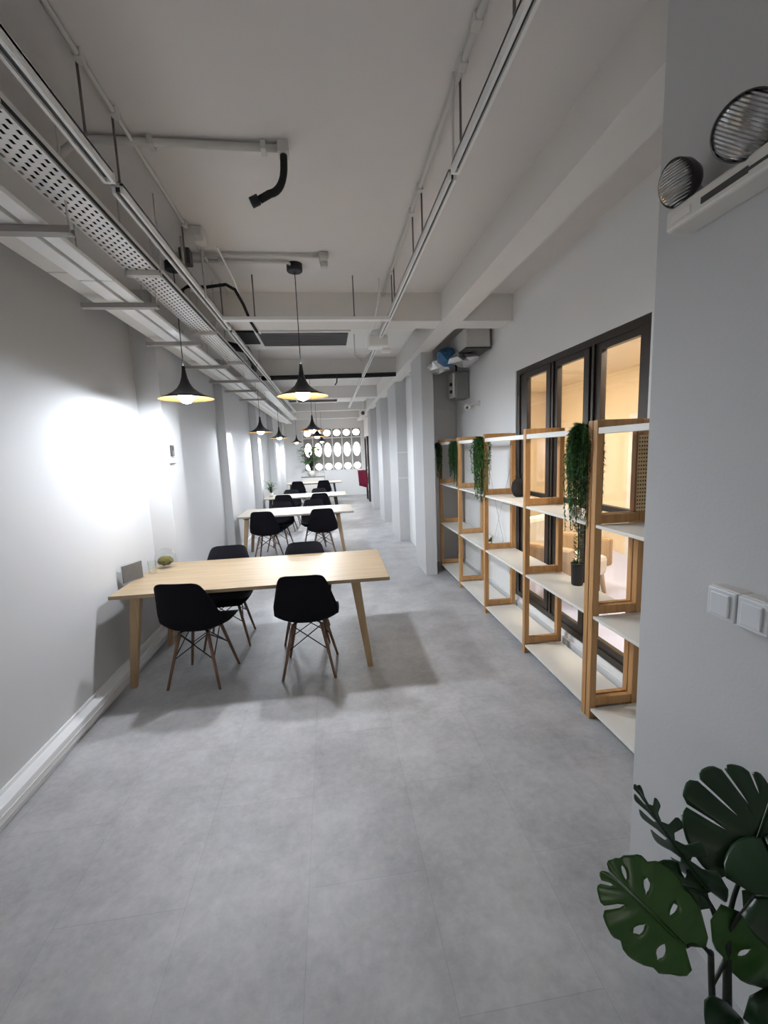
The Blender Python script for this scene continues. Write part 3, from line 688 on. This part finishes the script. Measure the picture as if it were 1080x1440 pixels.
conduit([(.55, 1.78, ZC - .05), (.555, 1.82, 2.95), (.585, 1.92, 2.85)], .006, 'thin grey drop cable beside the right track joint', name='cable', cat='cable')
t = empty('conduit', (0, 0, 0), label='thin grey ceiling conduit above the left light track', cat='conduit')
MB().tube([(-.80, .9, zc), (-.80, 4.15, zc)], .010).build('pipe', M['greymetal'], t)
for y in (1.86, 2.12, 3.0): MB().box((-.816, y - .02, ZC - .034), (-.784, y + .02, ZC), .005).build('junction_box', M['greymetal'], t)
# junction cluster
t = empty('junction_box', (-.77, 3.1, ZC), label='cluster of grey junction boxes and short pipes at the left ceiling', cat='junction box')
MB().box((-.06, -.06, -.07), (.06, .06, 0), .01).build('box', M['greymetal'], t); MB().box((0.01, -.07, -.10), (.07, 0, -.06), .006).build('socket', M['ivory'], t)
MB().box((-.14, .10, -.16), (-.07, .18, -.06), .008).build('box', M['rim'], t); MB().tube([(-.1, .05, -.02), (-.1, .06, -.3)], .008).build('drop_pipe', M['greymetal'], t); MB().tube([(-.02, .22, -.02), (-.02, .23, -.34)], .008).build('drop_pipe', M['greymetal'], t)
conduit([(-1.0, 3.55, 2.78), (-1.02, 3.6, 2.93), (-.98, 3.6, 2.955), (-.85, 3.6, 2.95), (-.70, 3.6, 2.97), (-.64, 3.62, 2.94), (-.60, 3.7, 2.86), (-.575, 3.85, 2.77), (-.55, 4.0, 2.73)], .012, 'looping black cable in front of the left end of the first beam', 'blackfoam', 'cable', 'cable')
conduit([(-.66, 3.2, 3.06), (-.63, 3.55, 2.98), (-.60, 3.8, 2.84), (-.53, 4.05, 2.73)], .006, 'thin white cable sloping down beside the looping black cable', 'whitemetal', 'cable', 'cable')
conduit([(.50, 3.8, 3.1), (.50, 3.82, 2.98), (.48, 3.95, 2.86), (.46, 4.3, 2.80)], .006, 'thin pale cable dropping in front of the beam beside the right track', 'whitemetal', 'cable', 'cable')
t = MB().box((.48, 4.6, 2.74), (.68, 4.76, 2.86), .015).box((.62, 4.68, 2.70), (.72, 4.74, 2.74), .01); tag(t.build('junction_box', M['whitemetal']), 'white junction box on the right light track behind the first beam', 'junction box')
conduit([(.33, 4.6, 2.86), (.34, 4.8, 2.70), (.42, 4.9, 2.66), (.52, 4.75, 2.72)], .006, 'loose grey wires hanging beside the white junction box', name='wire', cat='cable')

# air conditioning units in the ceiling bays
def ac(y, label, L=.85):
    t = empty('ducted_air_conditioner', (-.25, y, 2.9), label=label, cat='air conditioner')
    MB().box((-.62, 0, .02), (1.22, L, ZC - 2.9), .006).build('casing', M['cassette'], t)
    MB().box((-.40, .06, .004), (.53, .62, .02), .003).build('grille', M['grille'], t)
    b = MB()
    for k in range(9): b.box((-.39, .09 + k * .06, -.002), (.52, .098 + k * .06, .006))
    b.build('grille_slats', M['rim'], t)
    MB().box((-.42, .03, 0), (.55, .06, .022)).box((-.42, .62, 0), (.55, .66, .022)).box((-.42, .06, 0), (-.40, .62, .022)).box((.53, .06, 0), (.55, .62, .022)).build('grille_frame', M['cassette'], t)
    MB().box((-.40, .67, 0.0), (.53, .76, .02)).build('outlet', M['ivory'], t)
    MB().box((-.62, .04, .002), (-.43, .52, .02)).build('dark_gap_slab', M['blackfoam'], t)  # black slab gives the gap beside the grille its darkness by colour
    return t
a1 = ac(4.62, 'ducted air conditioner with grey grille just behind the first beam')
dup(a1, (-.25, 10.15, 2.9), 0, 'far ducted air conditioner with grey grille behind the third beam')
conduit([(-1.0, 4.9, 2.84), (-.85, 5.2, 2.86), (-.86, 5.8, 2.82), (-.95, 6.3, 2.84)], .04, 'black foam wrapped pipe curving beside the cable tray', 'blackfoam', 'insulated_pipe', 'pipe')
conduit([(-.98, 6.9, 2.83), (0, 6.89, 2.84), (.6, 6.9, 2.845), (1.12, 6.9, 2.855)], .034, 'long black foam wrapped pipe along the second cross beam', 'blackfoam', 'insulated_pipe', 'pipe')
conduit([(.20, 6.86, 2.84), (.19, 6.84, 2.74), (.16, 6.84, 2.70)], .009, 'short black hook of cable hanging from the long black pipe', 'black', 'cable', 'cable')

# fan coil with foil and blue wrap at the right
t = empty('fan_coil_unit', (1.545, 4.70, 2.745), label='grey fan coil box hung between the long beam and the right wall', cat='air conditioner')
MB().box((0, 0, 0), (.27, .6, .21), .006).build('casing', M['control'] if False else M['greymetal'], t); MB().box((-.01, -.01, -.015), (.28, .6, 0)).build('drip_tray', M['rim'], t)
MB().box((.27, .03, .02), (.30, .5, .2)).build('end_cover', M['control'], t)
b = MB(); b.ball((1.61, 5.02, 2.68), .11, 2, (1.5, 1.6, .75), .55); tag(b.build('foil_duct', M['foil']), 'crumpled silver foil duct below the fan coil box', 'duct')
b = MB(); b.ball((1.47, 5.20, 2.735), .12, 2, (1.1, 1.3, .95), .4); tag(b.build('wrapped_duct', M['blue']), 'blue wrapped duct bend under the long beam by the column', 'duct')
b = MB(); b.ball((1.42, 5.36, 2.67), .11, 2, (1.15, 1.0, .8), .55); tag(b.build('foil_duct', M['foil']), 'silver foil duct end nearest the column, below the blue wrap', 'duct')
t = empty('control_box', (1.66, 5.5, 2.30), label='grey electrical box with black knobs below the blue duct', cat='control box')
MB().box((0, 0, 0), (.19, .25, .34), .015).build('casing', M['control'], t); MB().box((-.03, .02, .02), (0, .22, .32), .006).build('side_plate', M['ivory'], t)
for z in (.09, .18): MB().tube([(-.03, .06, z), (-.055, .06, z)], .022, 14).build('knob', M['black'], t)
conduit([(1.70, 5.6, 2.64), (1.66, 5.45, 2.68), (1.60, 5.3, 2.68)], .012, 'short black cable between the grey electrical box and the ducts', 'black', 'cable', 'cable')
t = empty('security_camera', (1.85, 5.15, 2.195), label='small white security camera on the right wall above the shelving', cat='camera')
MB().lathe([(.035, 0), (.035, .012)], n=20, mat4=Matrix.Rotation(-PI / 2, 4, 'Y')).build('mount', M['ivory'], t); MB().tube([(0, 0, 0), (-.07, .1, .0), (-.07, .2, -.005)], .011).build('arm', M['greymetal'], t)
MB().ball((-.08, .22, -.01), .045, 3).build('dome', M['ivory'], t); MB().ball((-.095, .185, -.03), .018, 2).build('lens', M['rim'], t)
t = empty('security_camera', (1.0, 12.0, ZC), label='tiny dark camera on a white drop pole near the far screen', cat='camera')
MB().tube([(0, 0, 0), (0, 0, -.35)], .012).build('pole', M['whitemetal'], t); MB().ball((0, 0, -.40), .055, 2).build('dome', M['rim'], t)

# ------------------------------------------------------------------ wall fittings
t = empty('intercom', (-1.45, 4.26, 1.70), label='small dark intercom on the first left pier', cat='intercom')
MB().box((0, -.03, 0), (.02, .03, .10), .005).build('casing', M['rim'], t); MB().box((.02, -.02, .05), (.022, .02, .09)).build('screen', M['black'], t)
t = empty('wall_switch', (-1.45, 4.24, 1.635), label='low white wall switch with dark edge under the intercom', cat='switch')
MB().box((0, -.06, 0), (.012, .06, .035), .003).build('plate', M['switch'], t); MB().box((.0, -.06, -.006), (.014, .06, 0)).build('lower_edge', M['rim'], t)

def double_switch(y1, label):
    t = empty('wall_switch', (1.11, y1, 1.165), label=label, cat='switch', group='white switches on the right wall end')
    MB().box((-.042, -.088, 0), (0, 0, .088), .004).build('back_box', M['ivory'], t)
    MB().box((-.052, -.086, .002), (-.042, -.002, .086), .003).build('face_plate', M['switch'], t)
    MB().box((-.058, -.072, .012), (-.052, -.016, .076), .003).build('rocker', M['switch'], t)
    return t
s1 = double_switch(1.066, 'white wall switch nearest the corner of the right wall end')
dup(s1, (1.11, .975, 1.165), 0, 'white wall switch cut by the right edge of the picture')

em = empty('emergency_light', (1.11, .95, 2.25), label='twin head emergency light high on the right wall end', cat='emergency light')
MB().box((-.085, -.36, .018), (0, .305, .078), .008).build('housing', M['ivory'], em)
MB().box((-.088, .05, .036), (-.084, .18, .052)).build('slot', M['rim'], em)
MB().box((-.089, -.05, .040), (-.084, .05, .046)).build('slot', M['rim'], em)
MB().box((-.088, .215, .034), (-.084, .28, .054)).build('label_plate', M['doorw'], em)
def head(y, z, x, aim, r):
    d = Vector(aim).normalized(); q = Vector((0, 0, 1)).rotation_difference(d).to_matrix().to_4x4()
    h = MB().lathe([(r * .30, -r * 1.0), (r * .65, -r * .8), (r * .92, -r * .35), (r * 1.0, 0), (r * 1.02, .004), (r * .96, .008)], n=40, mat4=q, cap=False)
    h = h.build('lamp_head', M['rim'], em); h.location = (x, y, z)
    l = MB().lathe([(r * .96, .004), (r * .85, .013), (r * .55, .023), (r * .2, .028), (.001, .029)], n=40, cap=True).build('lens', M['lens'], h)
    l.rotation_euler = q.to_euler()
    MB().tube([d * -r * .8, Vector((.05, 0, .02 - (z - .085))) * .0 + d * -r * .8 + Vector((.03, 0, -.04))], .012, 8).build('neck', M['ivory'], h)
head(.27, .138, -.085, (-.93, -.02, -.30), .060)
head(.045, .130, -.105, (-.72, -.55, -.42), .066)

# ------------------------------------------------------------------ monstera
mo = empty('monstera', (.90, .74, 0), label='dark green split leaf monstera in a pot at the bottom right corner', cat='potted plant')
B0 = Vector((.90, .74, 0))
MB().lathe([(.075, 0), (.085, .005), (.10, .105), (.105, .11), (.105, .125), (.094, .125), (.090, .10)], (0, -.05, 0), n=36).build('pot', M['pot'], mo)
MB().lathe([(.001, .106), (.091, .104)], (0, -.05, 0), n=30, cap=False).build('soil', M['soil'], mo)
def monstera_leaf(base, tip, normal, W, m, slits, droop=.10, fold=0.0, back=.42):
    base = Vector(base) - B0; tip = Vector(tip) - B0; D = tip - base; L = D.length; D.normalize()
    N = Vector(normal); N = (N - D * N.dot(D)).normalized(); X = D.cross(N).normalized()
    b = MB(); NR = 14
    def width(t): return W * (math.sin(PI * min(1, (t * .86 + .14))) ** .62) * (1.0 if t < .85 else (1 - ((t - .85) / .15) ** 2 * .75))
    def ang(t): return math.radians(-62 + 150 * t ** .8)
    def P(t, r, side):
        a = ang(t); w_ = width(t); y = L * t + math.sin(a) * w_ * r * .75; x = math.cos(a) * w_ * r + .002
        z = -droop * (x / max(W, .01)) ** 2 * W * 1.6 - droop * 1.1 * L * (max(0, y) / L) ** 2 + fold * x + .004 * math.sin(t * 40) * r
        return base + X * (side * x) + D * y + N * z
    for side in (-1, 1):
        sl = slits[0 if side < 0 else 1]; T = [0] + [s_[0] for s_ in sl] + [1]
        for i in range(len(T) - 1):
            ta, tb = T[i], T[i + 1]; nc = 6; G = []
            def gap(k, r):
                if k <= 0 or k >= len(T) - 1: return 0
                rs, re, gw = sl[k - 1][1:]
                if r <= rs or (r >= re): return 0
                u = (r - rs) / (re - rs); return gw * (min(1, u * 4) if re >= 1 else math.sin(PI * u) ** .5)
            for j in range(NR + 1):
                r = j / NR; ga, gb = gap(i, r), gap(i + 1, r); a2, b2 = ta + ga, tb - gb
                row = []
                for c in range(nc + 1):
                    u = c / nc; rr = r * (1 - (.10 * (2 * u - 1) ** 4 * (r > .5) if len(T) > 2 else 0))
                    row.append(b.bm.verts.new(P(a2 + (b2 - a2) * u, rr, side)))
                G.append(row)
            for j in range(NR):
                for c in range(nc):
                    f = b.bm.faces.new((G[j][c], G[j][c + 1], G[j + 1][c + 1], G[j + 1][c])); f.smooth = True
    bmesh.ops.remove_doubles(b.bm, verts=b.bm.verts, dist=.0004)
    o = b.build('leaf', m, mo); s_ = o.modifiers.new('s', 'SOLIDIFY'); s_.thickness = .0012
    # midrib
    pts = [base + D * (L * k / 8) + N * (-droop * 1.1 * L * (k / 8) ** 2 + .0012) for k in range(9)]
    MB().tube(pts, .0026, 6, .0009).build('midrib', m, o)
    return base
def petiole(a, b_, r=.006, bend=(0, 0, 0)):
    a = Vector(a) - B0; b_ = Vector(b_) - B0; c = (a + b_) / 2 + Vector(bend)
    MB().tube(arc(a, c, b_, 8), r, 8, r * .7).build('petiole', M['stem'], mo)
view = Vector((-.84, -.75, 1.2)).normalized()
op = lambda *t: [(x, rs, 1.01, g) for x, rs, g in t]
# big lower left leaf
monstera_leaf((.742, .74, .525), (.602, .80, .665), (-.55, -.5, .75), .105, M['leaf2'], ([(.22, .30, .72, .028), (.42, .28, .62, .026), (.62, .36, 1.01, .018), (.80, .40, 1.01, .02)], [(.3, .25, .6, .022), (.55, .28, .62, .024), (.75, .30, .78, .022)]), .10)
# big upper right leaf
monstera_leaf((.925, .78, .645), (1.06, .84, .775), (-.35, -.75, .62), .160, M['leaf'], (op((.30, .36, .007), (.46, .28, .007), (.62, .28, .007), (.78, .35, .007)), op((.3, .35, .01), (.5, .30, .01), (.68, .30, .01), (.84, .4, .01))), .06)
# upper left leaf, half turned away
monstera_leaf((.840, .79, .60), (.695, .88, .795), (-.62, -.22, -.10), .075, M['leaf'], (op((.30, .12, .05), (.48, .10, .05), (.64, .10, .05), (.80, .15, .05)), op((.3, .2, .05), (.48, .2, .05), (.64, .2, .05), (.80, .2, .05))), .12)
monstera_leaf((.835, .79, .585), (.735, .82, .625), (-.5, -.6, .6), .045, M['leaf'], (op((.3, .3, .03), (.55, .3, .03)), op((.4, .3, .03),)), .2)
# dark front right leaf
monstera_leaf((.885, .72, .655), (1.03, .64, .72), (-.45, -.45, .75), .12, M['leaf'], (op((.35, .4, .01), (.6, .4, .01)), op((.4, .4, .01), (.65, .4, .01))), .2)
# lower right leaf
monstera_leaf((.905, .76, .56), (1.025, .70, .38), (-.45, -.7, .55), .11, M['leaf2'], ([(.4, .35, .7, .022), (.7, .35, .7, .022)], [(.35, .35, .7, .022), (.65, .35, .7, .022)]), .1)
# low leaves by the pot
monstera_leaf((.855, .685, .345), (.755, .635, .425), (-.3, -.55, .8), .062, M['leaf'], ([], []), .25)
monstera_leaf((.885, .680, .345), (.965, .610, .425), (-.1, -.6, .8), .070, M['leaf'], ([], []), .25)
petiole((.885, .745, .10), (.878, .77, .52), .012); petiole((.86, .74, .10), (.812, .745, .49), .009, (-.01, 0, 0))
petiole((.812, .745, .48), (.742, .74, .525), .005, (.0, 0, .04)); petiole((.878, .77, .46), (.835, .80, .60), .005); petiole((.878, .77, .50), (.925, .78, .645), .006, (.0, .01, .02))
petiole((.878, .768, .50), (.885, .72, .655), .005); petiole((.878, .768, .50), (.835, .79, .585), .004); petiole((.878, .766, .48), (.89, .76, .56), .005); petiole((.878, .768, .42), (.82, .745, .385), .005)
petiole((.88, .74, .10), (.855, .685, .345), .005); petiole((.89, .74, .10), (.885, .680, .345), .005)

# ------------------------------------------------------------------ world, camera
wd = bpy.data.worlds.new('daylight'); S.world = wd; wd.use_nodes = True
bg = wd.node_tree.nodes['Background']; bg.inputs['Color'].default_value = (1.0, .95, .89, 1); bg.inputs['Strength'].default_value = 6.5

yaw, pitch, roll = 0.1220, 0.1407, -0.0403
fwd = Vector((math.sin(yaw) * math.cos(pitch), math.cos(yaw) * math.cos(pitch), -math.sin(pitch)))
right = Vector((math.cos(yaw), -math.sin(yaw), 0)); up = right.cross(fwd)
c, s_ = math.cos(roll), math.sin(roll)
r2 = right * c + up * s_; u2 = -right * s_ + up * c
cam = bpy.data.cameras.new('camera'); co = bpy.data.objects.new('camera', cam); COL.objects.link(co)
Rm = Matrix((r2, u2, -fwd)).transposed().to_4x4(); Rm.translation = Vector((0, 0, 1.6675)); co.matrix_world = Rm
cam.sensor_fit = 'VERTICAL'; cam.sensor_height = 36.0; cam.lens = 604.26 * 36.0 / 1440; cam.clip_start = .02
S.camera = co
S.view_settings.view_transform = 'Standard'; S.view_settings.look = 'None'; S.view_settings.gamma = 1; S.view_settings.exposure = 0.16; S.view_settings.use_curve_mapping = False
